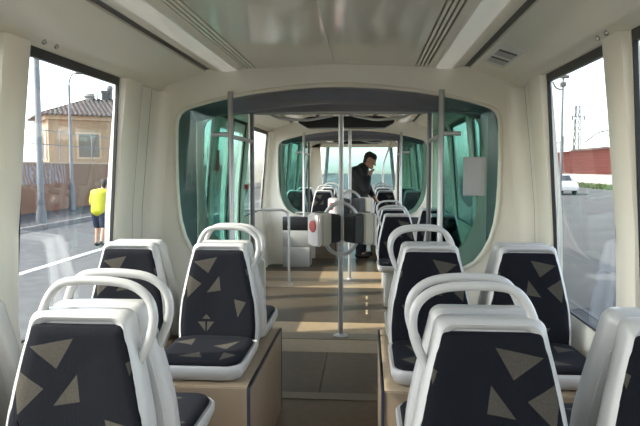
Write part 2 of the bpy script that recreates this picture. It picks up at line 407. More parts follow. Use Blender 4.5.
for (a, b, z, k), t in zip([L2[0], L2[2]], ['left window of the middle section before the door', 'left window of the middle section past the door']): window(-1, a, b, z, WIN_T, t)
for (a, b, z, k), t in zip(R2, ['right window of the middle section nearest the front gangway', 'right window of the middle section beside its seats', 'right window of the middle section by the second gangway']): window(1, a, b, z, WIN_T, t)
ceiling(*m2, 'cream ceiling of the middle tram section')
L3 = [(10.4, 11.9, .8, 'w'), (12.1, 13.6, .8, 'w'), (13.8, 15.9, .8, 'w')]
side_wall(-1, *m3, L3, 'cream left side wall of the farthest tram section', None)
side_wall(1, *m3, L3, 'cream right side wall of the farthest tram section', None)
for s, sn in ((-1, 'left'), (1, 'right')):
    for (a, b, z, k), t in zip(L3, ['first', 'second', 'third']): window(s, a, b, z, WIN_T, '%s %s window of the farthest tram section' % (t, sn))
ceiling(*m3, 'cream ceiling of the farthest tram section')
end_wall(4.36, 4.39, 'cream bulkhead around the first rounded gangway opening', True)
end_wall(5.05, 5.08, 'cream bulkhead on the far side of the first gangway', False)
end_wall(9.40, 9.43, 'cream bulkhead around the second rounded gangway opening', True)
end_wall(10.09, 10.12, 'cream bulkhead on the far side of the second gangway', False)
# rear of the nearest section (behind the viewpoint)
RW = struct('wall_rear', 'cream rear wall behind the viewpoint with a glazed door')
obj('panel', box(bm_new(), -1.36, -.6, -2.7, -2.6, 0, 2.262), 'cream_wall', RW, False); obj('panel', box(bm_new(), .6, 1.36, -2.7, -2.6, 0, 2.262), 'cream_wall', RW, False)
obj('panel', box(bm_new(), -.6, .6, -2.7, -2.6, 2.0, 2.262), 'cream_wall', RW, False); obj('panel', box(bm_new(), -.6, .6, -2.7, -2.6, 0, .9), 'cream_wall', RW, False)
obj('pane', box(bm_new(), -.6, .6, -2.66, -2.65, .9, 2.0), 'window_glass', RW, False)

# double door of the middle section
D = struct('door_1', 'glazed double tram door with black edge seals on the left side')
for (a, b) in ((6.13, 6.81), (6.83, 7.51)):
    for (p, q, c, e) in ((a, a + .09, 0.02, 2.0), (b - .09, b, 0.02, 2.0), (a + .09, b - .09, 0.02, .30), (a + .09, b - .09, 1.90, 2.0)):
        bm = bm_new(); wall_piece(bm, -1, p, q, c, e, t=.05); obj('leaf_frame', bm, 'cream_wall', D)
    bm = bm_new(); zs = [.30, .8, 1.3, 1.90]
    loft(bm, [[(-(wx(z) + .02), y, z) for z in zs] + [(-(wx(z) + .026), y, z) for z in zs[::-1]] for y in (a + .09, b - .09)]); obj('pane', bm, 'window_glass', D)
for y in (6.115, 6.81, 7.51): 
    bm = bm_new(); wall_piece(bm, -1, y, y + .02, 0.02, 2.0, t=.06, inner=.012); obj('edge_seal', bm, 'rubber', D)
obj('header', box(bm_new(), -1.34, -1.235, 6.1, 7.54, 2.0, 2.03), 'rubber', D, False)
bm = lathe(bm_new(), [(.001, 0), (.03, 0), (.03, .03), (.02, .04), (.001, .04)], (-1.285, 7.60, 1.25), (1, 0, 0)); obj('door_button', bm, 'red_plastic', D)
bm = rbox(-1.275, -1.235, 6.035, 6.085, 1.45, 1.66, .008); obj('alarm_box', bm, 'red_plastic', D)

# hooks on the soffits, notice sticker
def bolt_pair(pts, label):
    t = empty('coat_hook', pts[0], label=label, cat='hook')
    for p in pts:
        q = Vector(p) - Vector(pts[0]); s = -1 if p[0] < 0 else 1
        b = lathe(bm_new(), [(.001, -.004), (.013, -.004), (.013, .004), (.009, .014), (.001, .016)], q, (-s * .5, 0, -.85), 12); obj('hook', b, 'chrome', t)
bolt_pair([(-1.222, 2.72, 2.047), (-1.222, 2.83, 2.047)], 'pair of small chrome hooks on the left soffit above the window')
bolt_pair([(1.222, 2.72, 2.047), (1.222, 2.82, 2.047)], 'pair of small chrome hooks on the right soffit above the window')
st = empty('notice_sticker', (1.005, 3.70, 2.1270), label='white notice sticker with two black bars on the right soffit', cat='sticker')
st.rotation_euler = (0, math.atan2(.086, .26), 0)
obj('sheet', box(bm_new(), -.065, .07, -.27, .30, -.0035, -.001), 'sticker', st, False)
for y in (-.13, .08): obj('bar', box(bm_new(), -.05, .055, y, y + .035, -.0045, -.0036), 'ink', st, False)
for y in (-.095, .115): obj('label_field', box(bm_new(), -.05, .055, y, y + .12, -.0042, -.0036), 'grey_board', st, False)

# ------------------------------------------------------------------ gangways: bellows, glass wings, handrails
def arch_z(x):
    x = abs(x); P = sorted([(0, 2.047)] + [(a, z) for a, z in OPEN_R if z > 1.87])
    for (a, za), (b, zb) in zip(P, P[1:]):
        if x <= b: return za + (zb - za) * (x - a) / (b - a)
    return P[-1][1]
def gangway(y0, y1, where):
    G = empty('gangway_bellows', (0, y0 + .035, 0), label='dark grey folded fabric bellows of the %s gangway' % where, cat='bellows')
    ya, yb = 0.0, y1 - y0 - .07
    bm = bm_new(); rings = []; xs = [-1.1 + 2.2 * i / 44 for i in range(45)]; N = 12
    rnd = random.Random(int(y0 * 10))
    ph = [rnd.uniform(0, 6) for _ in range(4)]
    for k in range(N + 1):
        t = k / N; row = []
        for x in xs:
            near = arch_z(x) - .005; far = min(near, 1.935 - .03 * (x / 1.1) ** 2)
            z = near + (far - near) * t + (0.034 * math.sin(t * 10 + ph[0] + 1.1 * x) + 0.010 * math.sin(t * 19 + ph[1] - 2.3 * x)) * math.sin(PI * t) ** .5
            row.append((x, ya + (yb - ya) * t, z))
        rings.append(row)
    R = [[bm.verts.new(p) for p in r] for r in rings]; U = [[bm.verts.new((p[0], p[1], p[2] + .02)) for p in r] for r in rings]
    for a in range(N):
        for i in range(44):
            bm.faces.new((R[a][i], R[a][i + 1], R[a + 1][i + 1], R[a + 1][i])); bm.faces.new((U[a][i], U[a + 1][i], U[a + 1][i + 1], U[a][i + 1]))
    for i in range(44): bm.faces.new((R[0][i], U[0][i], U[0][i + 1], R[0][i + 1])); bm.faces.new((R[N][i], R[N][i + 1], U[N][i + 1], U[N][i]))
    obj('roof_fabric', bm, 'bellows', G, True, 80)
    for s in (-1, 1):                                             # folded side curtains
        bm = bm_new(); pts = []
        for k in range(25): pts.append((s * (1.18 + .004 * (k % 2)), ya + (yb - ya) * k / 24))
        pts2 = [(x + s * .015, y) for x, y in pts]
        prism(bm, pts + pts2[::-1], 'z', 0.0, 1.93); obj('side_fold', bm, 'bellows_side', G, False)
    obj('outer_cover', box(bm_new(), -1.20, 1.20, ya, yb, 2.10, 2.14), 'rubber', G, False)
    # glass wings in the opening, one on each side and each end
    for (y, wn) in ((y0 + .012, 'near'), (y1 - .02, 'far')):
        for s, sn in ((-1, 'left'), (1, 'right')):
            pts = [(x, z) for x, z in OPEN_R if x > 0.75 and z > .755]
            pts = [(.75, .757)] + pts + ([(.75, arch_z(.75))] if pts[-1][0] > .75 else [])
            bm = prism(bm_new(), [(s * x, z) for x, z in pts], 'y', y, y + .008)
            g = obj('glass_screen', bm, 'teal_glass', None, False)
            tag(g, 'teal tinted glass screen on the %s, %s edge of the %s gangway' % (sn, wn, where), 'glass screen')
    # handrails
    for s, sn in ((-1, 'left'), (1, 'right')):
        h = empty('gangway_handrail', (s * .728, y0 - .05, 0), label='grey pole handrail on the %s of the %s gangway' % (sn, where), cat='handrail')
        L = y1 - y0 + .08
        obj('pole', lathe(bm_new(), [(.001, 0), (.04, 0), (.04, .008), (.02, .012), (.02, 2.005), (.017, 2.012), (.001, 2.012)], (0, 0, 0)), 'pole_metal', h)
        obj('pole', lathe(bm_new(), [(.001, 0), (.04, 0), (.04, .008), (.019, .012), (.019, 1.93), (.001, 1.93)], (0, L, 0)), 'pole_dark', h)
        obj('rail', tube(bm_new(), [(0, 0, 1.70), (0, L, 1.70)], .016), 'pole_metal', h)
        obj('stub', tube(bm_new(), [(s * .0, 0, 1.715), (s * .13, 0.0, 1.715)], .016), 'pole_metal', h)
        obj('stub_lower', tube(bm_new(), [(0, 0, .80), (s * .13, 0.0, .80)], .016), 'pole_metal', h)
    c = empty('overhead_rail', (0, y1 + .08, 0), label='grey overhead cross rail with curved brackets past the %s gangway' % where, cat='handrail')
    obj('rail', tube(bm_new(), [(-.76, 0, 1.935), (.76, 0, 1.935)], .014), 'pole_metal', c)
    for s in (-1, 1): obj('bracket', tube(bm_new(), bend([(s * .60, 0, 1.935), (s * .52, .12, 1.90), (s * .30, .35, 1.90), (s * .1, .6, 1.96)], .08), .012), 'pole_metal', c)
gangway(*GW[0], 'first'); gangway(*GW[1], 'second')
# grey board on the right glass screen
b = empty('sign_board', (.96, 4.335, 1.29), label='blank grey board on the right glass screen of the first gangway', cat='board')
obj('panel', rbox(-.075, .075, .0, .012, 0, .265, .005), 'grey_board', b)
for z in (.05, .21): obj('clip', box(bm_new(), .02, .05, .012, .036, z, z + .02), 'pole_dark', b, False)

# lower partitions beside the second gangway: black band over grey panel
for s, sn in ((-1, 'left'), (1, 'right')):
    p = empty('equipment_cabinet', (s * .83, 9.17, 0), label='grey cabinet with a black top band in front of the second gangway, %s side' % sn, cat='cabinet')
    obj('body', rbox(-.20, .20, 0, .135, 0, .30, .006), 'grey_panel', p); obj('body', rbox(-.20, .20, 0, .135, .305, .55, .006), 'grey_panel', p)
    obj('top_band', rbox(-.202, .202, -.004, .135, .553, .75, .006), 'black_plastic', p)

# ------------------------------------------------------------------ seat podiums
def podium(s, y0, y1, label):
    p = empty('seat_podium', (s * .78, (y0 + y1) / 2, 0), label=label, cat='podium')
    L = (y1 - y0) / 2; xi = -s * .485; xo = s * .485
    a, b = min(xi, xo), max(xi, xo)
    obj('body', box(bm_new(), a, b, -L, L, 0, .492), 'podium', p, False)
    obj('top_board', box(bm_new(), a + .004, b - .004, -L + .004, L - .004, .492, .5), 'podium_top', p, False)
    w_ = .012
    x0, x1 = (xi - w_ * .2, xi + w_) if xi < xo else (xi - w_, xi + w_ * .2)
    obj('edge_trim', box(bm_new(), x0, x1, -L - .004, L + .004, .488, .5), 'navy_trim', p, False)
    for y in (-L - .004, L - .008): obj('corner_trim', box(bm_new(), x0, x1, y, y + .012, 0.0, .488), 'navy_trim', p, False)
    return p
podium(-1, 1.12, 2.22, 'beige podium under the nearest left seats'); podium(1, 1.12, 2.22, 'beige podium under the nearest right seats')
podium(-1, 2.68, 3.72, 'beige podium with dark edge under the second left seat block'); podium(1, 2.68, 3.72, 'beige podium with dark edge under the second right seat block')
for s, sn in ((-1, 'left'), (1, 'right')):
    podium(s, 10.5, 11.55, 'beige podium under the first %s seats beyond the second gangway' % sn)
    podium(s, 12.2, 13.25, 'beige podium under the last %s seats near the cab' % sn)

# ------------------------------------------------------------------ seats
LEAN = 0.10
HW = [(0.0, .19), (.06, .212), (.14, .217), (.26, .208), (.36, .190), (.44, .172), (.50, .157), (.54, .147)]
def hw(z):
    for (a, xa), (b_, xb) in zip(HW, HW[1:]):
        if z <= b_: return xa + (xb - xa) * (z - a) / (b_ - a)
    return HW[-1][1]
def outline(top, inset, zb=0.03, rc=.035):
    """closed outline (x,z), right side up, over the top, down the left"""
    zs = [zb + (top - rc - zb) * k / 12 for k in range(13)]
    R = [(hw(z) - inset, z) for z in zs]; xr = R[-1][0]; 
    for k in range(1, 7):
        a = PI / 2 * k / 6; R.append((xr - rc * 1.0 + rc * math.cos(a), top - rc + rc * math.sin(a)))
    return R + [(-x, z) for x, z in R[::-1]]
def scale_ring(ring, d):
    cz = .30; out = []
    for x, z in ring:
        out.append((x - math.copysign(min(abs(x), d), x), z - d * (1 if z > cz else -.6)))
    return out
def put(ring, y): return [(x, y + LEAN * z + .10 * max(0, z - .40) ** 2, z) for x, z in ring]
def uv_from(me, f):
    uvl = me.uv_layers.new(name='UVMap')
    for lp in me.loops: uvl.data[lp.index].uv = f(me.vertices[lp.vertex_index].co)
SM = {}
o0 = outline(.58, 0)
bm = loft(bm_new(), [put(scale_ring(o0, .030), .016), put(scale_ring(o0, .024), .002), put(scale_ring(o0, .014), -.004), put(scale_ring(o0, .004), .004), put(o0, .018), put(o0, .060), put(scale_ring(o0, .004), .078), put(scale_ring(o0, .022), .094), put(scale_ring(o0, .05), .099)])
SM['shell'] = me_of('back_shell', bm, 'seat_plastic', True, 50)
c0 = outline(.470, .018, .06, .012)
bm = loft(bm_new(), [put(c0, .090), put(c0, .100), put(scale_ring(c0, .006), .104)]); SM['rear'] = me_of('rear_cover', bm, 'seat_rear', True, 40)
f0 = outline(.545, .0145, .075, .018)
for v in ('left', 'right'):
    bm = loft(bm_new(), [put(f0, .012), put(f0, -.002), put(scale_ring(f0, .006), -.008), put(scale_ring(f0, .03), -.010), put(scale_ring(f0, .08), -.006), put(scale_ring(f0, .13), -.003)])
    me = me_of('back_cushion', bm, 'fabric_' + v, True, 60); uv_from(me, lambda c: (c.x, c.z - .545)); SM['cush_' + v] = me
def pan_ring(hwx, y0, y1, z, r=.07):
    pts = []
    for (cx, cy, a0) in ((hwx - r, y1 - r, 0), (-hwx + r, y1 - r, PI / 2), (-hwx + r, y0 + r, PI), (hwx - r, y0 + r, 1.5 * PI)):
        for k in range(7): a = a0 + PI / 2 * k / 6; pts.append((cx + r * math.cos(a), cy + r * math.sin(a), z))
    return pts
bm = loft(bm_new(), [pan_ring(.175, -.40, .04, 0), pan_ring(.205, -.435, .05, .012), pan_ring(.218, -.455, .055, .045), pan_ring(.219, -.458, .055, .070), pan_ring(.213, -.452, .05, .080), pan_ring(.205, -.444, .045, .080)])
SM['pan'] = me_of('seat_pan', bm, 'seat_plastic', True, 50)
for v in ('left', 'right'):
    bm = loft(bm_new(), [pan_ring(.200, -.440, .0, .074), pan_ring(.203, -.443, .0, .086), pan_ring(.196, -.436, .0, .097), pan_ring(.170, -.40, -.01, .103), pan_ring(.12, -.33, -.03, .100), pan_ring(.07, -.26, -.06, .096, .05)])
    me = me_of('seat_cushion', bm, 'fabric_' + v, True, 70); uv_from(me, lambda c: (c.x, -.50 + c.y * .7)); SM['scush_' + v] = me
for v, a in (('left', 1), ('right', -1)):
    pts = [(.160 * a, .080, .430), (.192 * a, .085, .495), (.206 * a, .088, .555), (.194 * a, .091, .610), (.150 * a, .093, .648), (.08 * a, .094, .662), (-.02 * a, .094, .662), (-.070 * a, .093, .648), (-.100 * a, .090, .612), (-.120 * a, .085, .56), (-.138 * a, .080, .50)]
    SM['handle_' + v] = me_of('grab_handle', tube(bm_new(), smooth_path(pts, 4), .0132, 12), 'handle_metal', True, 60)
SM['pedestal'] = me_of('pedestal', rbox(-.14, .14, -.22, .06, -.40, 0, .02), 'grey_panel', True, 40)
NSEAT = [0]
def seat(x, y, away, label, group, base=.5, handle=True):
    v = 'left' if x < 0 else 'right'
    t = empty('passenger_seat', (x, y, base), PI if away else 0, label=label, cat='seat', group=group)
    hv = v if not away else ('right' if v == 'left' else 'left')
    link('back_shell', SM['shell'], t); link('rear_cover', SM['rear'], t); link('back_cushion', SM['cush_' + v], t)
    link('seat_pan', SM['pan'], t); link('seat_cushion', SM['scush_' + v], t)
    if handle: link('grab_handle', SM['handle_' + hv], t)
    if base < .45: link('pedestal', SM['pedestal'], t)
    return t
YA, YA2, YB, YB2 = 1.585, 1.905, 3.16, 3.48
XS, XW = .556, 1.05
for s, sn in ((-1, 'left'), (1, 'right')):
    g = 'seats of the nearest section'
    seat(s * XS - .01 + s * .01, YA, False, 'nearest patterned aisle seat facing the viewer on the %s, with tube handle' % sn, g)
    seat(s * XW, YA, False, 'nearest window seat facing the viewer on the %s, cut by the frame edge' % sn, g, handle=False)
    seat(s * XS - .01 + s * .01, YA2, True, 'grey seat back to back with the nearest %s aisle seat, with tube handle' % sn, g)
    seat(s * XW, YA2, True, 'grey-backed window seat facing away at the %s frame edge' % sn, g, handle=False)
    seat(s * XS, YB, False, 'patterned aisle seat facing the viewer in the second row on the %s' % sn, g)
    seat(s * XW, YB, False, 'patterned window seat facing the viewer in the second row on the %s' % sn, g, handle=False)
    seat(s * XS, YB2, True, 'grey seat back to back with the second %s aisle seat' % sn, g)
    seat(s * XW, YB2, True, 'grey-backed window seat facing away behind the second %s window seat' % sn, g, handle=False)
g = 'low seats of the middle section'
for (y, t) in ((6.75, 'first'), (7.8, 'second')):
    seat(XS, y, False, 'low aisle seat with handle on the right of the middle section, %s row' % t, g, base=.40)
    seat(XW, y, False, 'low window seat on the right of the middle section, %s row' % t, g, base=.40, handle=False)
g = 'seats of the farthest section'
for s, sn in ((-1, 'left'), (1, 'right')):
    for (y, aw, t) in ((11.00, False, 'first row facing the viewer'), (11.32, True, 'facing away behind the first row'), (12.70, False, 'second row facing the viewer'), (13.02, True, 'facing away behind the second row')):
        seat(s * XS, y, aw, 'far aisle seat beyond the second gangway, %s, %s' % (sn, t), g)
        seat(s * XW, y, aw, 'far window seat beyond the second gangway, %s, %s' % (sn, t), g, handle=False)

# ------------------------------------------------------------------ centre poles with ticket validators
def valid_meshes():
    M = {}
    # local: face towards -Y; width x .20, depth y .26, height z .30
    def body(y0, y1, zt0, zt1, zb0, zb1, w):
        bm = bm_new(); prism(bm, [(y0, zb0), (y1, zb1), (y1, zt1), (y0, zt0)], 'x', -w, w)
        bmesh.ops.bevel(bm, geom=list(bm.edges), offset=.012, segments=2, affect='EDGES'); return bm
    M['face'] = me_of('face_plate', body(-.15, -.105, .135, .15, -.15, -.15, .095), 'validator_white')
    M['body'] = me_of('body', body(-.104, 0.0, .15, .155, -.15, -.135, .095), 'validator_beige')
    M['back'] = me_of('rear_case', body(0.001, .115, .15, .13, -.13, -.12, .085), 'validator_dark')
    M['disc'] = me_of('target_disc', lathe(bm_new(), [(.001, 0), (.056, 0), (.056, .006), (.048, .012), (.001, .013)], (0, -.148, .03), (0, -1, -.02), 24), 'validator_red')
    M['slot'] = me_of('ticket_slot', box(bm_new(), -.05, .05, -.10, -.04, .152, .160), 'black_plastic', False)
    return M
VM = valid_meshes()
def centre_pole(y, where):
    p = empty('centre_pole', (0, y, 0), label='%s grey floor to ceiling pole in the middle of the aisle' % where, cat='pole')
    obj('pole', lathe(bm_new(), [(.001, .003), (.065, .003), (.065, .012), (.03, .02), (.0215, .03), (.0215, 2.16), (.04, 2.165), (.04, 2.192), (.001, 2.192)], (0, 0, 0), seg=20), 'pole_metal', p)
    ring = [(.225 * math.cos(2 * PI * k / 40) * .72, -.03, .955 + .225 * math.sin(2 * PI * k / 40)) for k in range(41)]
    obj('ring_rail', tube(bm_new(), ring, .017, 10, False), 'pole_metal', p)
    for z in (.955 + .225, .955 - .225): obj('clamp', box(bm_new(), -.028, .028, -.05, .028, z - .02, z + .02), 'pole_metal', p, False)
    for s, sn in ((-1, 'left'), (1, 'right')):
        t = empty('ticket_validator', (-.125 if s < 0 else .155, y - .035, .955), label='ticket validator with red disc on the %s side of the %s centre pole' % (sn, where) if s < 0 else 'ticket validator showing its dark case on the right of the %s centre pole' % where, cat='validator')
        t.rotation_euler = (0, 0, math.radians(-52 if s < 0 else 128)); t.scale = (.93, .93, .93)
        link('face_plate', VM['face'], t); link('body', VM['body'], t); link('rear_case', VM['back'], t); link('target_disc', VM['disc'], t); link('ticket_slot', VM['slot'], t)
centre_pole(5.37, 'nearer'); centre_pole(8.14, 'farther')

# bent floor rail on the left of the middle section
r = empty('partition_rail', (0, 7.78, 0), label='bent grey rail rising from the floor by the left door', cat='handrail')
obj('rail', tube(bm_new(), bend([(-1.33, 0, .95), (-.76, 0, .95), (-.76, 0, 0.0)], .12, 7), .017), 'pole_metal', r)
obj('floor_flange', lathe(bm_new(), [(.001, 0), (.05, 0), (.05, .01), (.001, .01)], (-.76, 0, 0)), 'pole_metal', r)

# black passenger displays hanging under the ceiling
def display(y, wdt, z, label):
    t = empty('overhead_display', (0.0, y, z), label=label, cat='display')
    h = wdt / 2
    bm = prism(bm_new(), [(-h, .055), (-h + .10, .0), (h - .10, .0), (h, .055), (h, .085), (h - .13, .12), (-h + .13, .12), (-h, .085)], 'y', 0, .22)
    bmesh.ops.bevel(bm, geom=list(bm.edges), offset=.008, segments=1, affect='EDGES'); obj('housing', bm, 'display_black', t)
    obj('screen', box(bm_new(), -h + .2, h - .2, -.003, .0, .025, .095), 'black_plastic', t, False)
    for x in (-h * .6, h * .6): obj('hanger', box(bm_new(), x - .02, x + .02, .09, .13, .12, 2.192 - z), 'pole_dark', t, False)
display(6.6, 1.02, 1.905, 'long black information display under the ceiling of the middle section')
display(14.3, 1.12, 2.03, 'black information display under the ceiling near the cab')

# ------------------------------------------------------------------ cab end
K = struct('wall_end', 'cab bulkhead and slanted windscreen at the far end of the tram')
for s in (-1, 1):
    obj('bulkhead_post', box(bm_new(), min(s * .78, s * 1.36), max(s * .78, s * 1.36), 16.4, 16.48, 0, .9), 'cream_wall', K, False)
    obj('bulkhead_post', prism(bm_new(), [(s * .95, .9), (s * 1.36, .9), (s * 1.36, 2.26), (s * 1.02, 2.26)], 'y', 16.4, 16.48), 'cream_wall', K, False)
    obj('windscreen_pillar', tube(bm_new(), [(s * 1.05, 18.35, .8), (s * .95, 18.0, 1.5), (s * .86, 17.4, 2.2)], .05), 'pole_dark', K)
    obj('side_pillar', tube(bm_new(), [(s * 1.25, 17.2, .8), (s * 1.1, 17.1, 2.2)], .04), 'grey_panel', K)
obj('bulkhead_header', box(bm_new(), -1.36, 1.36, 16.4, 16.48, 2.02, 2.26), 'cream_wall', K, False)
obj('bulkhead_glass', box(bm_new(), -.95, .95, 16.43, 16.438, .9, 2.02), 'cab_glass', K, False)
obj('bulkhead_lower', box(bm_new(), -.78, .78, 16.4, 16.46, 0, .9), 'grey_panel', K, False)
obj('windscreen', prism(bm_new(), [(18.4, .75), (18.41, .75), (17.46, 2.2), (17.45, 2.2)], 'x', -1.0, 1.0), 'cab_glass', K, False)
obj('cab_roof', box(bm_new(), -1.36, 1.36, 16.48, 17.55, 2.2, 2.7), 'grey_panel', K, False)
obj('dashboard', rbox(-1.15, 1.15, 17.3, 18.4, -.1, .78, .05), 'grey_board', K)
cp = empty('cab_pole', (.62, 15.6, 0), label='curved grey rail beside the cab bulkhead on the right', cat='handrail')
obj('rail', tube(bm_new(), bend([(0, 0, 0), (0, 0, 1.55), (.22, 0, 2.19)], .15), .02), 'pole_metal', cp)

# ------------------------------------------------------------------ people
def smin(a, b, k):
    h = np.clip(.5 + .5 * (b - a) / k, 0, 1); return b + (a - b) * h - k * h * (1 - h)
def capsule(P, a, b, ra, rb, sc=None):
    a = np.array(a, float); b = np.array(b, float); ba = b - a; L = max(1e-9, ba @ ba)
    t = np.clip(((P - a) @ ba) / L, 0, 1); d_ = np.linalg.norm(P - a - t[..., None] * ba, axis=-1)
    return d_ - (ra + (rb - ra) * t)
def ellip(P, c, r):
    q = (P - np.array(c)) / np.array(r); return (np.linalg.norm(q, axis=-1) - 1) * min(r)
def sdf_mesh(name, prims, res, m, parent, k=.03):
    """surface nets over a smooth union of tapered capsules and ellipsoids; prims: ('c',a,b,ra,rb) | ('e',c,r) | ('-e',c,r)"""
    lo = np.full(3, 9e9); hi = -lo
    for p in prims:
        if p[0] == 'c':
            for q, r_ in ((p[1], p[3]), (p[2], p[4])): lo = np.minimum(lo, np.array(q) - r_); hi = np.maximum(hi, np.array(q) + r_)
        elif p[0] == 'e': lo = np.minimum(lo, np.array(p[1]) - np.array(p[2])); hi = np.maximum(hi, np.array(p[1]) + np.array(p[2]))
    lo -= 3 * res; hi += 3 * res; n = np.ceil((hi - lo) / res).astype(int) + 1
    G = np.stack(np.meshgrid(*[lo[i] + res * np.arange(n[i]) for i in range(3)], indexing='ij'), -1)
    f = None
    for p in prims:
        if p[0] == '-e': f = np.maximum(f, -ellip(G, p[1], p[2])); continue
        d_ = capsule(G, *p[1:5]) if p[0] == 'c' else ellip(G, p[1], p[2])
        f = d_ if f is None else smin(f, d_, k)
    ins = f < 0
    cs = [(i, j, l) for i in (0, 1) for j in (0, 1) for l in (0, 1)]
    N = n - 1
    def sl(c): return tuple(slice(c[i], c[i] + N[i]) for i in range(3))
    acc = np.zeros((*N, 3)); cnt = np.zeros(N)
    for a in cs:
        for ax in range(3):
            if a[ax] == 0:
                b_ = list(a); b_[ax] = 1; fa, fb = f[sl(a)], f[sl(b_)]; cr = (fa < 0) != (fb < 0)
                t = np.where(cr, fa / np.where(cr, fa - fb, 1), 0)
                pos = np.array(a, float) + 0 * acc; pos[..., ax] += t
                acc += pos * cr[..., None]; cnt += cr
    act = cnt > 0; idx = -np.ones(N, int); idx[act] = np.arange(act.sum())
    base = np.stack(np.meshgrid(*[np.arange(N[i]) for i in range(3)], indexing='ij'), -1)
    V = lo + res * (base[act] + acc[act] / cnt[act][:, None])
    faces = []
    for ax in range(3):
        u, v = (ax + 1) % 3, (ax + 2) % 3
        s0 = [slice(1, N[i]) for i in range(3)]; s0[ax] = slice(0, N[ax])
        s1 = list(s0); s1[ax] = slice(1, N[ax] + 1)
        A = ins[tuple(s0)]; B = ins[tuple(s1)]; w_ = np.argwhere(A != B); off = np.array([1, 1, 1]); off[ax] = 0
        for q in w_:
            g_ = q + off
            def c(du, dv): h_ = g_.copy(); h_[u] -= du; h_[v] -= dv; return idx[tuple(h_)]
            fc = (c(0, 0), c(1, 0), c(1, 1), c(0, 1))
            faces.append(fc if A[tuple(q)] else fc[::-1])
    me = bpy.data.meshes.new(name); me.from_pydata([tuple(x) for x in V], [], faces); me.update()
    me.materials.append(MATS[m]); me.polygons.foreach_set('use_smooth', [True] * len(me.polygons))
    return link(name, me, parent)

mat('skin', (0.48, 0.27, 0.18), rough=0.5, var=.06, scale=20)
mat('hair_dark', (0.020, 0.013, 0.010), rough=0.6, bump=.4, bscale=120)
mat('jacket_black', (0.010, 0.010, 0.011), rough=0.7, bump=.2, bscale=60)
mat('trousers_dark', (0.018, 0.020, 0.028), rough=0.8, bump=.2, bscale=60)
mat('shoe', (0.015, 0.012, 0.010), rough=0.4)
mat('shirt_pale', (0.5, 0.5, 0.48), rough=0.7)
mat('vest_yellow', (0.42, 0.42, 0.02), rough=0.6, var=.06, scale=10)
mat('shorts_navy', (0.02, 0.03, 0.055), rough=0.8)
mat('eye_white', (0.7, 0.7, 0.68), rough=0.3)

def hand(c, dirv, side, r=.0095):
    """five fingers, slightly curled, from palm centre c along dirv"""
    c = Vector(c); dv = Vector(dirv).normalized(); sv = Vector(side).normalized(); nv = dv.cross(sv).normalized()
    P = [('c', c - dv * .03, c + dv * .035, .026, .030), ('c', c - dv * .02 + sv * .018, c + dv * .04 + sv * .024, .018, .016), ('c', c - dv * .02 - sv * .018, c + dv * .04 - sv * .024, .018, .016)]
    for i, (o_, L) in enumerate(((-.030, .058), (-.010, .070), (.010, .066), (.030, .050))):
        a = c + dv * .045 + sv * o_; b_ = a + dv * L * .55 + nv * .012 + sv * o_ * .12; e = b_ + dv * L * .35 + nv * .024
        P += [('c', a, b_, r, r * .92), ('c', b_, e, r * .92, r * .75)]
    a = c + sv * -.034 - dv * .005; b_ = a - sv * .026 + dv * .030 + nv * .01; e = b_ + dv * .028 - sv * .006 + nv * .012
    P += [('c', a, b_, r * 1.25, r * 1.1), ('c', b_, e, r * 1.1, r * .85)]
    return [(p[0], tuple(p[1]), tuple(p[2]), p[3], p[4]) for p in P]

# --- passenger in black, in the far aisle; local frame = world axes at feet
person = empty('person', (.125, 10.26, 0), label='person in a black jacket standing in the far aisle, head bowed, hand at chin', cat='person')
H = Vector((.15, -.02, 1.60))                                       # head centre; looks towards +x and down
fwd = Vector((.86, -.30, -.40)).normalized(); upv = (Vector((0, 0, 1)) - fwd * fwd.z).normalized(); rt = fwd.cross(upv)
hp = lambda f, u, r_: tuple(H + fwd * f + upv * u + rt * r_)
hip, chest = (-.03, .0, .94), (.0, .0, 1.28)
shL, shR = (-.03, .16, 1.43), (-.09, -.17, 1.42)
elR, elL = (.08, -.27, 1.13), (.12, .25, 1.14)
wrR, wrL = (.14, -.17, 1.36), (.20, .12, 1.0)
knR, knL = (.02, -.10, .50), (.05, .10, .50)
anR, anL = (-.02, -.11, .09), (.03, .11, .09)
body = [('c', hip, chest, .13, .14), ('c', chest, (.03, 0, 1.42), .14, .07), ('c', (.04, 0, 1.42), hp(-.03, -.06, 0), .058, .055),
        ('c', hp(-.02, .03, 0), hp(.015, .02, 0), .088, .080), ('c', hp(.02, -.05, 0), hp(.055, -.085, 0), .060, .038),
        ('c', hp(.085, .0, 0), hp(.108, -.032, 0), .012, .017), ('c', hp(.075, -.068, -.018), hp(.075, -.068, .018), .014, .014),
        ('c', hp(-.01, .015, .082), hp(-.015, -.03, .080), .018, .013), ('c', hp(-.01, .015, -.082), hp(-.015, -.03, -.080), .018, .013),
        ('c', shR, elR, .050, .040), ('c', elR, (.13, -.18, 1.34), .040, .028), ('c', shL, elL, .050, .040), ('c', elL, wrL, .040, .028),
        ('c', (-.03, -.09, .92), knR, .085, .058), ('c', knR, anR, .056, .038), ('c', (-.03, .09, .92), knL, .085, .058), ('c', knL, anL, .056, .038),
        ('c', anR, (.10, -.12, .04), .036, .034), ('c', anL, (.15, .12, .04), .036, .034)]
body += hand((.15, -.15, 1.385), (.30, .35, .8), (.4, -.9, 0)) + hand((.235, .09, .965), (.6, -.3, -.7), (.2, .9, 0))
sdf_mesh('body', body, .0085, 'skin', person, .018)
jk = [('c', (-.03, -.07, .86), (-.03, -.08, 1.25), .145, .155), ('c', (-.03, .07, .86), (-.02, .08, 1.25), .145, .155), ('c', (-.08, -.13, 1.41), (-.02, .13, 1.42), .10, .095), ('c', chest, (.03, 0, 1.47), .16, .10),
      ('c', shR, elR, .080, .062), ('c', elR, (.122, -.187, 1.32), .062, .048), ('c', shL, elL, .080, .062), ('c', elL, (.19, .13, 1.03), .060, .046)]
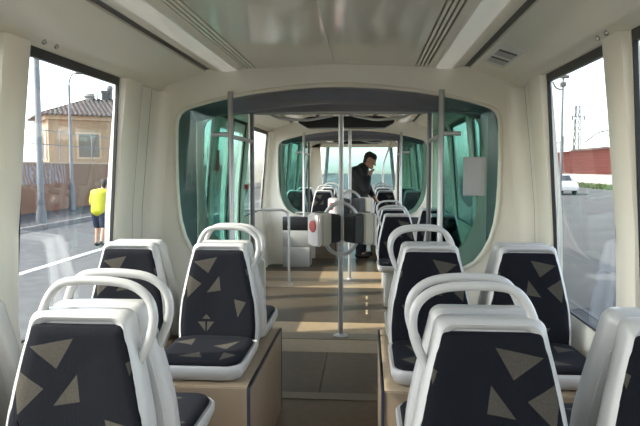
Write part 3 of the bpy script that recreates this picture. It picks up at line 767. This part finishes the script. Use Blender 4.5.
sdf_mesh('jacket', jk, .013, 'jacket_black', person, .04)
sdf_mesh('trousers', [('c', (-.03, -.085, .92), knR, .110, .082), ('c', knR, (-.02, -.11, .11), .080, .062), ('c', (-.03, .085, .92), knL, .110, .082), ('c', knL, (.03, .11, .11), .080, .062)], .015, 'trousers_dark', person, .04)
for a, e in ((anR, (.11, -.12, .042)), (anL, (.16, .12, .042))): sdf_mesh('shoe', [('c', (a[0] - .03, a[1], .046), e, .046, .042)], .012, 'shoe', person, .02)
sdf_mesh('hair', [('c', hp(-.035, .055, 0), hp(.02, .065, 0), .090, .072), ('c', hp(-.05, .02, .03), hp(-.06, -.04, 0), .062, .05), ('c', hp(-.05, .02, -.03), hp(-.06, -.04, 0), .062, .05), ('-e', hp(.115, -.03, 0), (.085, .085, .085))], .010, 'hair_dark', person, .02)
for r_ in (-.034, .034): obj('eye', lathe(bm_new(), [(.001, -.010), (.009, -.006), (.012, 0), (.009, .006), (.001, .010)], hp(.078, .012, r_), fwd, 10), 'eye_white', person)

# ------------------------------------------------------------------ outside
GZ = -0.35
mat('asphalt', (0.105, 0.106, 0.106), rough=1.0, spec=0.1, var=0.12, scale=3, bump=.2, bscale=60)
mat('asphalt_pale', (0.105, 0.103, 0.099), rough=1.0, spec=0.1, var=0.12, scale=0.6, bump=.2, bscale=40)
mat('pavement', (0.075, 0.073, 0.072), rough=1.0, spec=0.1, var=0.12, scale=4)
mat('kerb_stone', (0.17, 0.165, 0.16), rough=0.9, var=0.1, scale=8)
mat('road_paint', (0.42, 0.42, 0.41), rough=0.8, var=0.1, scale=8)
mat('earth', (0.26, 0.23, 0.17), rough=1, var=0.2, scale=1)
mat('grass_blade', (0.055, 0.085, 0.02), rough=0.9, var=.35, scale=.8)
mat('house_wall', (0.29, 0.205, 0.13), rough=0.9, var=0.06, scale=1.5)
mat('roof_tile', (0.075, 0.062, 0.056), rough=0.85, var=0.3, scale=3)
mat('house_window', (0.11, 0.09, 0.075), rough=0.3)
mat('house_trim', (0.40, 0.30, 0.21), rough=0.8)
mat('concrete', (0.28, 0.27, 0.25), rough=0.9, var=0.08, scale=1)
mat('white_wall', (0.36, 0.345, 0.31), rough=0.9, var=0.08, scale=1)
mat('galvanised', (0.13, 0.14, 0.148), rough=0.55, metal=0.2, var=.05, scale=4)
mat('fence_red', (0.14, 0.030, 0.020), rough=0.7)
mat('mast', (0.07, 0.07, 0.07), rough=0.7)
mat('car_white', (0.5, 0.5, 0.5), rough=0.25, coat=.5)
mat('car_glass', (0.03, 0.035, 0.04), rough=0.1)
mat('far_house', (0.30, 0.27, 0.23), rough=0.9)
# graffiti wall: brown render with pale and dark scrawl
gm = mat('graffiti_wall', (0.29, 0.155, 0.095), rough=0.9)
n = gm.node_tree.nodes; l = gm.node_tree.links; bs = n['Principled BSDF']
tc = n.new('ShaderNodeTexCoord'); mp = n.new('ShaderNodeMapping'); mp.inputs['Scale'].default_value = (1, .55, 1.1); l.new(tc.outputs['Object'], mp.inputs['Vector'])
wv = n.new('ShaderNodeTexWave'); wv.wave_type = 'RINGS'; wv.inputs['Scale'].default_value = 2.2; wv.inputs['Distortion'].default_value = 7; wv.inputs['Detail'].default_value = 1.5; wv.inputs['Detail Scale'].default_value = 1.3
l.new(mp.outputs['Vector'], wv.inputs['Vector'])
th = n.new('ShaderNodeMath'); th.operation = 'GREATER_THAN'; th.inputs[1].default_value = .66; l.new(wv.outputs['Fac'], th.inputs[0])
nz = n.new('ShaderNodeTexNoise'); nz.inputs['Scale'].default_value = .55; l.new(mp.outputs['Vector'], nz.inputs['Vector'])
sp = n.new('ShaderNodeSeparateXYZ'); l.new(tc.outputs['Object'], sp.inputs['Vector'])
def band(sock, a, b):
    g1 = n.new('ShaderNodeMath'); g1.operation = 'GREATER_THAN'; g1.inputs[1].default_value = a; l.new(sock, g1.inputs[0])
    g2 = n.new('ShaderNodeMath'); g2.operation = 'LESS_THAN'; g2.inputs[1].default_value = b; l.new(sock, g2.inputs[0])
    mu = n.new('ShaderNodeMath'); mu.operation = 'MULTIPLY'; l.new(g1.outputs[0], mu.inputs[0]); l.new(g2.outputs[0], mu.inputs[1]); return mu.outputs[0]
mk = n.new('ShaderNodeMath'); mk.operation = 'MULTIPLY'; l.new(band(sp.outputs['Z'], .85, 1.95), mk.inputs[0]); l.new(band(sp.outputs['Y'], 20.5, 25.2), mk.inputs[1])
mk2 = n.new('ShaderNodeMath'); mk2.operation = 'MULTIPLY'; l.new(mk.outputs[0], mk2.inputs[0]); l.new(th.outputs[0], mk2.inputs[1])
ba = n.new('ShaderNodeMix'); ba.data_type = 'RGBA'; ba.inputs[6].default_value = (0.21, 0.115, 0.07, 1); ba.inputs[7].default_value = (0.15, 0.078, 0.05, 1); l.new(nz.outputs['Fac'], ba.inputs[0])
mx = n.new('ShaderNodeMix'); mx.data_type = 'RGBA'; l.new(mk2.outputs[0], mx.inputs[0]); l.new(ba.outputs[2], mx.inputs[6]); mx.inputs[7].default_value = (0.20, 0.21, 0.24, 1)
l.new(mx.outputs[2], bs.inputs['Base Color'])

def slab(name, x0, x1, y0, y1, z0, z1, m, label):
    o = obj(name, box(bm_new(), x0, x1, y0, y1, z0, z1), m, None, False); return tag(o, label, kind='structure')
slab('ground_earth', -300, 300, -200, 400, GZ - .6, GZ - .04, 'earth', 'bare earth beyond the streets')
slab('road_left', -9.4, 0.3, -60, 200, GZ - .3, GZ, 'asphalt', 'grey asphalt street on the left of the tram')
slab('road_right', 0.3, 21.5, -60, 200, GZ - .3, GZ, 'asphalt_pale', 'pale grey asphalt yard on the right of the tram')
slab('pavement_left', -12.4, -9.55, -60, 200, GZ - .3, GZ + .13, 'pavement', 'grey pavement before the graffiti wall')
kb = tag(link('kerb', None), 'stone kerb along the left pavement', kind='structure')
kerb_me = me_of('kerb_stone', box(bm_new(), -9.55, -9.40, 0, 1.97, GZ - .2, GZ + .14), 'kerb_stone', False)
for k in range(16):
    o = link('kerb_stone', kerb_me, kb); o.location = (0, 10 + 2 * k, 0)
slab('road_line', -5.84, -5.68, -40, 120, GZ, GZ + .004, 'road_paint', 'long white painted line on the left street')
for x in (3.0, 4.45): slab('rail_track', x, x + .07, -60, 200, GZ - .01, GZ + .006, 'mast', 'embedded steel rail in the right yard, %s one' % ('nearer' if x < 4 else 'farther'))

# graffiti wall with rail fence on top
gw = empty('graffiti_wall', (0, 0, 0), label='brown street wall with pale graffiti and a rail on top', cat='wall')
for k in range(10): obj('wall_panel', box(bm_new(), -12.65, -12.4, 8 + 5 * k, 8 + 5 * k + 4.98, GZ, 1.66), 'graffiti_wall', gw, False)
obj('coping', box(bm_new(), -12.68, -12.37, 8, 58, 1.66, 1.72), 'house_trim', gw, False)
fn = empty('wall_fence', (0, 0, 0), label='thin grey rail fence on top of the graffiti wall', cat='fence')
for k in range(17): obj('post', box(bm_new(), -12.54, -12.50, 10 + 3 * k, 10.04 + 3 * k, 1.72, 3.1), 'galvanised', fn, False)
for z in (2.4, 2.95): obj('rail', box(bm_new(), -12.535, -12.505, 10, 58.1, z, z + .035), 'galvanised', fn, False)

# house with hipped tile roof
hs = empty('house', (-18.8, 36.0, GZ), math.radians(35), label='tan house with a hipped dark tile roof behind the graffiti wall', cat='house')
W_, D_, HH = 9.5, 5.5, 5.0                                            # front towards -Y, extends to +X and +Y from the corner
HX0 = 0.0
obj('wall', box(bm_new(), HX0, W_, 0, D_, 0, HH), 'house_wall', hs, False)
obj('cornice', box(bm_new(), HX0 - .18, W_ + .18, -.18, D_ + .18, HH - .25, HH), 'house_trim', hs, False)
e_ = .55; bm = bm_new()
B_ = [(HX0 - e_, -e_, HH), (W_ + e_, -e_, HH), (W_ + e_, D_ + e_, HH), (HX0 - e_, D_ + e_, HH)]; T_ = [(HX0 + 3, D_ / 2, HH + 1.35), (W_ - 3, D_ / 2, HH + 1.35)]
vb = [bm.verts.new(p) for p in B_]; vt = [bm.verts.new(p) for p in T_]
for f in ((0, 1, 5, 4), (1, 2, 5), (2, 3, 4, 5), (3, 0, 4), (3, 2, 1, 0)):
    vv = vb + vt; bm.faces.new([vv[i] for i in f])
rf = obj('roof', bm, 'roof_tile', hs, False)
bm = bm_new()                                                         # rows of roll tiles as real ridges on the two visible slopes
for k in range(38):
    x = HX0 - e_ + .15 + k * (W_ - HX0 + 2 * e_ - .3) / 37
    t = min(1, max(0, min((x - HX0 + e_) / (3 + e_), (W_ + e_ - x) / (3 + e_))))
    tube(bm, [(x, -e_, HH + .03), (x, -e_ + (D_ / 2 + e_) * t, HH + .03 + 1.35 * t)], .07, 5)
for k in range(30):
    y = -e_ + .15 + k * (D_ + 2 * e_ - .3) / 29
    t = min(1, max(0, min((y + e_) / (D_ / 2 + e_), (D_ + e_ - y) / (D_ / 2 + e_))))
    tube(bm, [(HX0 - e_, y, HH + .03), (HX0 - e_ + (3 + e_) * t, y, HH + .03 + 1.35 * t)], .07, 5)
tl = obj('roof_tiles', bm, 'roof_tile', hs); tl['kind'] = 'stuff'
def hwin(x0, x1, z0, z1):
    w0 = obj('window', box(bm_new(), x0 - .12, x1 + .12, -.05, .02, z0 - .12, z1 + .12), 'house_trim', hs, False)
    obj('pane', box(bm_new(), x0, x1, -.07, -.05, z0, z1), 'house_window', w0, False)
hwin(1.7, 2.9, 2.5, 3.9); hwin(5.2, 6.3, 2.5, 3.9)
for y0_ in (.7, 2.3, 4.0):
    w0 = obj('window', box(bm_new(), HX0 - .05, HX0 + .02, y0_ - .1, y0_ + 1.0, 2.3, 4.3), 'house_trim', hs, False)
    obj('pane', prism(bm_new(), [(y0_, 2.4), (y0_ + .9, 2.4), (y0_ + .9, 3.9), (y0_ + .7, 4.15), (y0_ + .45, 4.22), (y0_ + .2, 4.15), (y0_, 3.9)], 'x', HX0 - .07, HX0 - .05), 'house_window', w0, False)
def chimney(x, y, w_, z1, m='concrete', round_=False):
    if round_: bm = lathe(bm_new(), [(.001, 0), (w_, 0), (w_, z1 - HH - .3), (w_ * 1.4, z1 - HH - .2), (w_ * 1.2, z1 - HH), (.001, z1 - HH)], (x, y, HH), seg=12)
    else: bm = box(box(bm_new(), x - w_, x + w_, y - w_, y + w_, HH, z1), x - w_ * 1.25, x + w_ * 1.25, y - w_ * 1.25, y + w_ * 1.25, z1, z1 + .15)
    obj('chimney', bm, m, hs)
chimney(2.9, 2.75, .27, 6.7, 'concrete', True); chimney(3.9, 2.75, .2, 6.8, 'mast'); chimney(4.25, 2.9, .16, 7.3, 'galvanised', True); chimney(5.1, 2.75, .24, 6.4, 'concrete', True)
obj('drainpipe', tube(bm_new(), [(4.1, -.1, 0), (4.1, -.1, HH)], .06), 'house_trim', hs)
ta = obj('roof_aerial', tube(bm_new(), [(3.4, 2.75, HH + 1.2), (3.4, 2.75, HH + 2.6)], .04), 'galvanised', hs)

# poles and street lamps
lp = empty('utility_pole', (-9.75, 18.3, GZ + .13), label='thick grey steel pole on the left pavement', cat='pole')
obj('pole', lathe(bm_new(), [(.001, 0), (.17, 0), (.15, .3), (.095, .6), (.085, 9), (.001, 9)], (0, 0, 0)), 'galvanised', lp)
obj('collar', lathe(bm_new(), [(.001, .6), (.12, .6), (.12, .75), (.001, .75)], (0, 0, 0)), 'galvanised', lp)
sl_ = empty('street_lamp', (-11.65, 24.2, GZ + .13), label='slim street lamp with a curved arm before the house', cat='street lamp')
obj('post', lathe(bm_new(), [(.001, 0), (.13, 0), (.11, 1.0), (.075, 1.1), (.045, 5.0), (.001, 5.0)], (0, 0, 0)), 'galvanised', sl_)
obj('arm', tube(bm_new(), smooth_path([(0, 0, 4.9), (.02, 0, 5.15), (.14, 0, 5.40), (.34, 0, 5.46)], 5), .03, 8), 'galvanised', sl_)
obj('lamp_head', rbox(.30, .62, -.09, .09, 5.41, 5.50, .03), 'mast', sl_)

# worker in a yellow vest, seen from behind, walking away along the left street
wk = empty('person', (-6.02, 14.05, GZ), math.radians(0), label='person in a yellow vest and dark shorts walking on the left street', cat='person')
wh = (.10, .12, 1.45)
wb_ = [('c', (0, 0, .86), (.03, .06, 1.2), .13, .14), ('c', (.03, .06, 1.2), (.06, .09, 1.30), .13, .07), ('c', (.06, .09, 1.28), (.09, .11, 1.42), .055, .055), ('c', (wh[0], wh[1] - .02, wh[2] + .04), (wh[0], wh[1] + .02, wh[2] + .03), .088, .08), ('c', (wh[0], wh[1] + .03, wh[2] - .05), (wh[0], wh[1] + .06, wh[2] - .07), .058, .04), ('c', (wh[0], wh[1] + .10, wh[2]), (wh[0], wh[1] + .115, wh[2] - .02), .012, .016),
       ('c', (wh[0] - .082, wh[1], wh[2]), (wh[0] - .082, wh[1], wh[2] - .04), .017, .013), ('c', (wh[0] + .082, wh[1], wh[2]), (wh[0] + .082, wh[1], wh[2] - .04), .017, .013),
       ('c', (-.15, .05, 1.25), (-.23, .08, .99), .05, .04), ('c', (-.23, .08, .99), (-.18, .24, .80), .04, .028), ('c', (.21, .09, 1.25), (.27, .07, .99), .05, .04), ('c', (.27, .07, .99), (.25, .22, .80), .04, .028),
       ('c', (-.09, 0, .84), (-.10, .10, .46), .085, .055), ('c', (-.10, .10, .46), (-.10, .02, .09), .055, .036), ('c', (.09, 0, .84), (.10, -.02, .46), .085, .055), ('c', (.10, -.02, .46), (.10, -.16, .12), .055, .036), ('c', (-.10, .02, .08), (-.10, .17, .035), .036, .03), ('c', (.10, -.16, .10), (.10, -.04, .04), .036, .03)]
wb_ += hand((-.175, .27, .76), (.05, .4, -.9), (1, .1, 0)) + hand((.25, .25, .76), (-.05, .4, -.9), (1, .1, 0))
sdf_mesh('body', wb_, .010, 'skin', wk, .018)
sdf_mesh('vest', [('c', (-.05, 0, .84), (-.02, .05, 1.2), .145, .145), ('c', (.05, 0, .84), (.07, .06, 1.2), .145, .145), ('c', (-.11, .06, 1.24), (.17, .09, 1.25), .085, .085), ('c', (-.15, .05, 1.25), (-.215, .075, 1.05), .075, .065), ('c', (.21, .09, 1.25), (.255, .075, 1.05), .075, .065)], .016, 'vest_yellow', wk, .04)
sdf_mesh('shorts', [('c', (-.09, 0, .82), (-.10, .09, .50), .115, .095), ('c', (.09, 0, .82), (.10, -.01, .50), .115, .095)], .016, 'shorts_navy', wk, .04)
for a, e in (((-.10, .0, .05), (-.10, .18, .04)), ((.10, -.19, .10), (.10, -.03, .045))): sdf_mesh('shoe', [('c', a, e, .045, .042)], .014, 'shoe', wk, .02)
sdf_mesh('hair', [('c', (wh[0], wh[1] - .035, wh[2] + .05), (wh[0], wh[1] + .02, wh[2] + .065), .090, .075), ('c', (wh[0], wh[1] - .06, wh[2] + .01), (wh[0], wh[1] - .06, wh[2] - .04), .06, .05)], .012, 'hair_dark', wk, .02)

# right side: low wall, red mesh fence, grass, car, masts
rw = empty('low_wall', (24.0, 0, 0), label='low white wall under the red fence', cat='wall')
for k in range(22): obj('wall_panel', box(bm_new(), 0, .25, 24 + 4 * k, 24 + 4 * k + 3.98, GZ - .1, .80), 'white_wall', rw, False)
rfn = empty('mesh_fence', (24.12, 0, .80), label='red mesh fence with curved panels on the low white wall', cat='fence')
bm = bm_new()
for k in range(26):
    y = 2.5 * k / 25
    tube(bm, [(0, y, 0), (0, y, 2.0), (-.10, y, 2.35), (-.32, y, 2.6)], .022, 4)
for z in (0.05, .3, .6, .9, 1.2, 1.5, 1.8, 2.0): tube(bm, [(0, 0, z), (0, 2.5, z)], .022, 4)
for x, z in ((-.10, 2.35), (-.32, 2.6)): tube(bm, [(x, 0, z), (x, 2.5, z)], .022, 4)
pm = me_of('mesh_panel', bm, 'fence_red', False); po = me_of('post', tube(bm_new(), [(0.05, 0, 0), (.05, 0, 2.05), (-.06, 0, 2.42), (-.32, 0, 2.68)], .05, 6), 'fence_red')
for k in range(34):
    o = link('mesh_panel', pm, rfn); o.location = (0, 25 + 2.5 * k, 0); o = link('post', po, rfn); o.location = (0, 25 + 2.5 * k, 0)
bm = bm_new(); rg = random.Random(3)
for k in range(9000):
    x, y = rg.uniform(20.2, 23.75), rg.uniform(26, 100); h = rg.uniform(.12, .38) * (.5 + .6 * (x - 20) / 4); a = rg.uniform(0, PI); w_ = rg.uniform(.06, .16)
    dx, dy = math.cos(a) * w_, math.sin(a) * w_; tx, ty = rg.uniform(-.1, .1), rg.uniform(-.1, .1)
    v = [bm.verts.new((x - dx, y - dy, GZ - .03)), bm.verts.new((x + dx, y + dy, GZ - .03)), bm.verts.new((x + tx, y + ty, GZ + h))]; bm.faces.new(v)
tag(obj('grass', bm, 'grass_blade', None, False), 'rough green grass verge below the low white wall', 'grass', kind='stuff')
slab('verge', 21.5, 24.0, -60, 200, GZ - .3, GZ + .02, 'earth', 'earth verge under the grass')

car = empty('car', (13.5, 44.6, GZ), math.radians(3), label='small white car parked on the right yard', cat='car')
def carbody():
    bm = bm_new(); prof = [(-1.9, .30), (-1.92, .62), (-1.75, .82), (-1.0, .92), (-.45, 1.36), (.75, 1.40), (1.55, 1.02), (1.85, .92), (1.92, .60), (1.88, .30)]
    prism(bm, prof, 'x', -.80, .80); bmesh.ops.bevel(bm, geom=list(bm.edges), offset=.06, segments=2, affect='EDGES'); return bm
obj('body', carbody(), 'car_white', car)
for s in (-1, 1):
    obj('side_window', prism(bm_new(), [(-.88, .93), (-.42, 1.28), (.18, 1.31), (.18, .95)], 'x', s * .795, s * .806), 'car_glass', car, False)
    obj('side_window', prism(bm_new(), [(.26, .95), (.26, 1.31), (.72, 1.32), (1.25, 1.02)], 'x', s * .795, s * .806), 'car_glass', car, False)
    for y in (-1.2, 1.2): obj('wheel', lathe(bm_new(), [(.001, -.09), (.26, -.09), (.31, -.06), (.31, .06), (.26, .09), (.001, .09)], (s * .74, y, .31), (1, 0, 0), 20), 'rubber', car)
obj('windscreen', prism(bm_new(), [(-.98, .955), (-.94, .955), (-.47, 1.32), (-.51, 1.32)], 'x', -.66, .66), 'car_glass', car, False)

def lattice(x, y, h, label):
    t = empty('lattice_mast', (x, y, GZ), label=label, cat='mast'); w0, w1 = .42, .22
    for sx in (-1, 1):
        for sy in (-1, 1): obj('leg', tube(bm_new(), [(sx * w0, sy * w0, 0), (sx * w1, sy * w1, h)], .07, 4), 'mast', t)
    bm = bm_new(); N = 12
    for k in range(N):
        a, b_ = k / N, (k + 1) / N; wa, wb2 = w0 + (w1 - w0) * a, w0 + (w1 - w0) * b_
        for sx in (-1, 1):
            tube(bm, [(sx * wa, -wa, h * a), (-sx * wb2, -wb2, h * b_)], .04, 4); tube(bm, [(-wa, sx * wa, h * a), (-wb2, -sx * wb2, h * b_)], .04, 4)
    obj('bracing', bm, 'mast', t)
    obj('cross_arm', tube(bm_new(), [(-.7, 0, h * .86), (.9, 0, h * .86)], .05, 4), 'mast', t)
    for xx in (-.6, .8): obj('insulator', lathe(bm_new(), [(.001, -.5), (.1, -.5), (.1, 0), (.001, 0)], (xx, 0, h * .86), seg=8), 'mast', t)
lattice(26.3, 80, 9.6, 'tall lattice mast behind the red fence')
lattice(33.5, 120, 9.0, 'smaller lattice mast far behind the red fence')
def catenary(x, y, h, L, label):
    t = empty('catenary_mast', (x, y, GZ), label=label, cat='mast')
    obj('post', tube(bm_new(), [(0, 0, 0), (0, 0, h)], [.16, .11], 8), 'mast', t)
    obj('arm', tube(bm_new(), bend([(0, 0, h - 1.0), (-L * .25, 0, h - .85), (-L * .7, 0, h - 1.2), (-L, 0, h - 2.3)], .6), .07, 6), 'mast', t)
    obj('stay', tube(bm_new(), [(0, 0, h - 2.4), (-L * .6, 0, h - 1.2)], .05, 5), 'mast', t)
catenary(28.2, 70, 6.9, 4.3, 'railway catenary mast with a bent arm beyond the fence')
catenary(29.5, 96, 6.6, 3.5, 'farther railway catenary mast beyond the fence')
catenary(27.6, 66, 6.0, 2.0, 'catenary mast with a short arm at the right window edge')
bm = bm_new()
for i, (x, z) in enumerate(((27.4, 7.4), (25.6, 6.2), (30.4, 5.6))):
    w0 = obj('overhead_wire', tube(bm_new(), [(x, 20 + 10 * k, z - .15 * math.sin(PI * (k % 4) / 4)) for k in range(16)], .028, 4), 'mast', None)
    tag(w0, ['upper overhead railway wire', 'middle overhead railway wire', 'lowest overhead railway wire'][i] + ' beyond the red fence', 'wire')
yl = empty('yard_lamp', (7.85, 25.2, GZ), label='tall grey lamp post at the left edge of the right window', cat='street lamp')
obj('post', tube(bm_new(), [(0, 0, 0), (0, 0, 5.35)], [.06, .04], 10), 'galvanised', yl)
obj('bracket', tube(bm_new(), smooth_path([(0, 0, 4.9), (-.25, 0, 4.95), (-.4, 0, 5.2)], 5), .035, 6), 'mast', yl)
obj('lamp_head', rbox(-.1, .22, -.09, .09, 5.32, 5.44, .03), 'mast', yl)
obj('clamp_box', rbox(-.10, .10, -.10, .10, 5.0, 5.18, .02), 'mast', yl)
fh = empty('far_building', (34.8, 94, GZ), label='pale building far behind the red fence', cat='building')
obj('wall', box(bm_new(), 0, 12, 0, 14, 0, 4.6), 'far_house', fh, False); obj('roof', box(bm_new(), -.3, 12.3, -.3, 14.3, 4.6, 4.9), 'roof_tile', fh, False)
for k in range(4):
    w0 = obj('window', box(bm_new(), 1.0 + 2.8 * k, 2.4 + 2.8 * k, -.05, .02, 2.6, 4.1), 'house_trim', fh, False); obj('pane', box(bm_new(), 1.1 + 2.8 * k, 2.3 + 2.8 * k, -.07, -.05, 2.7, 4.0), 'house_window', w0, False)
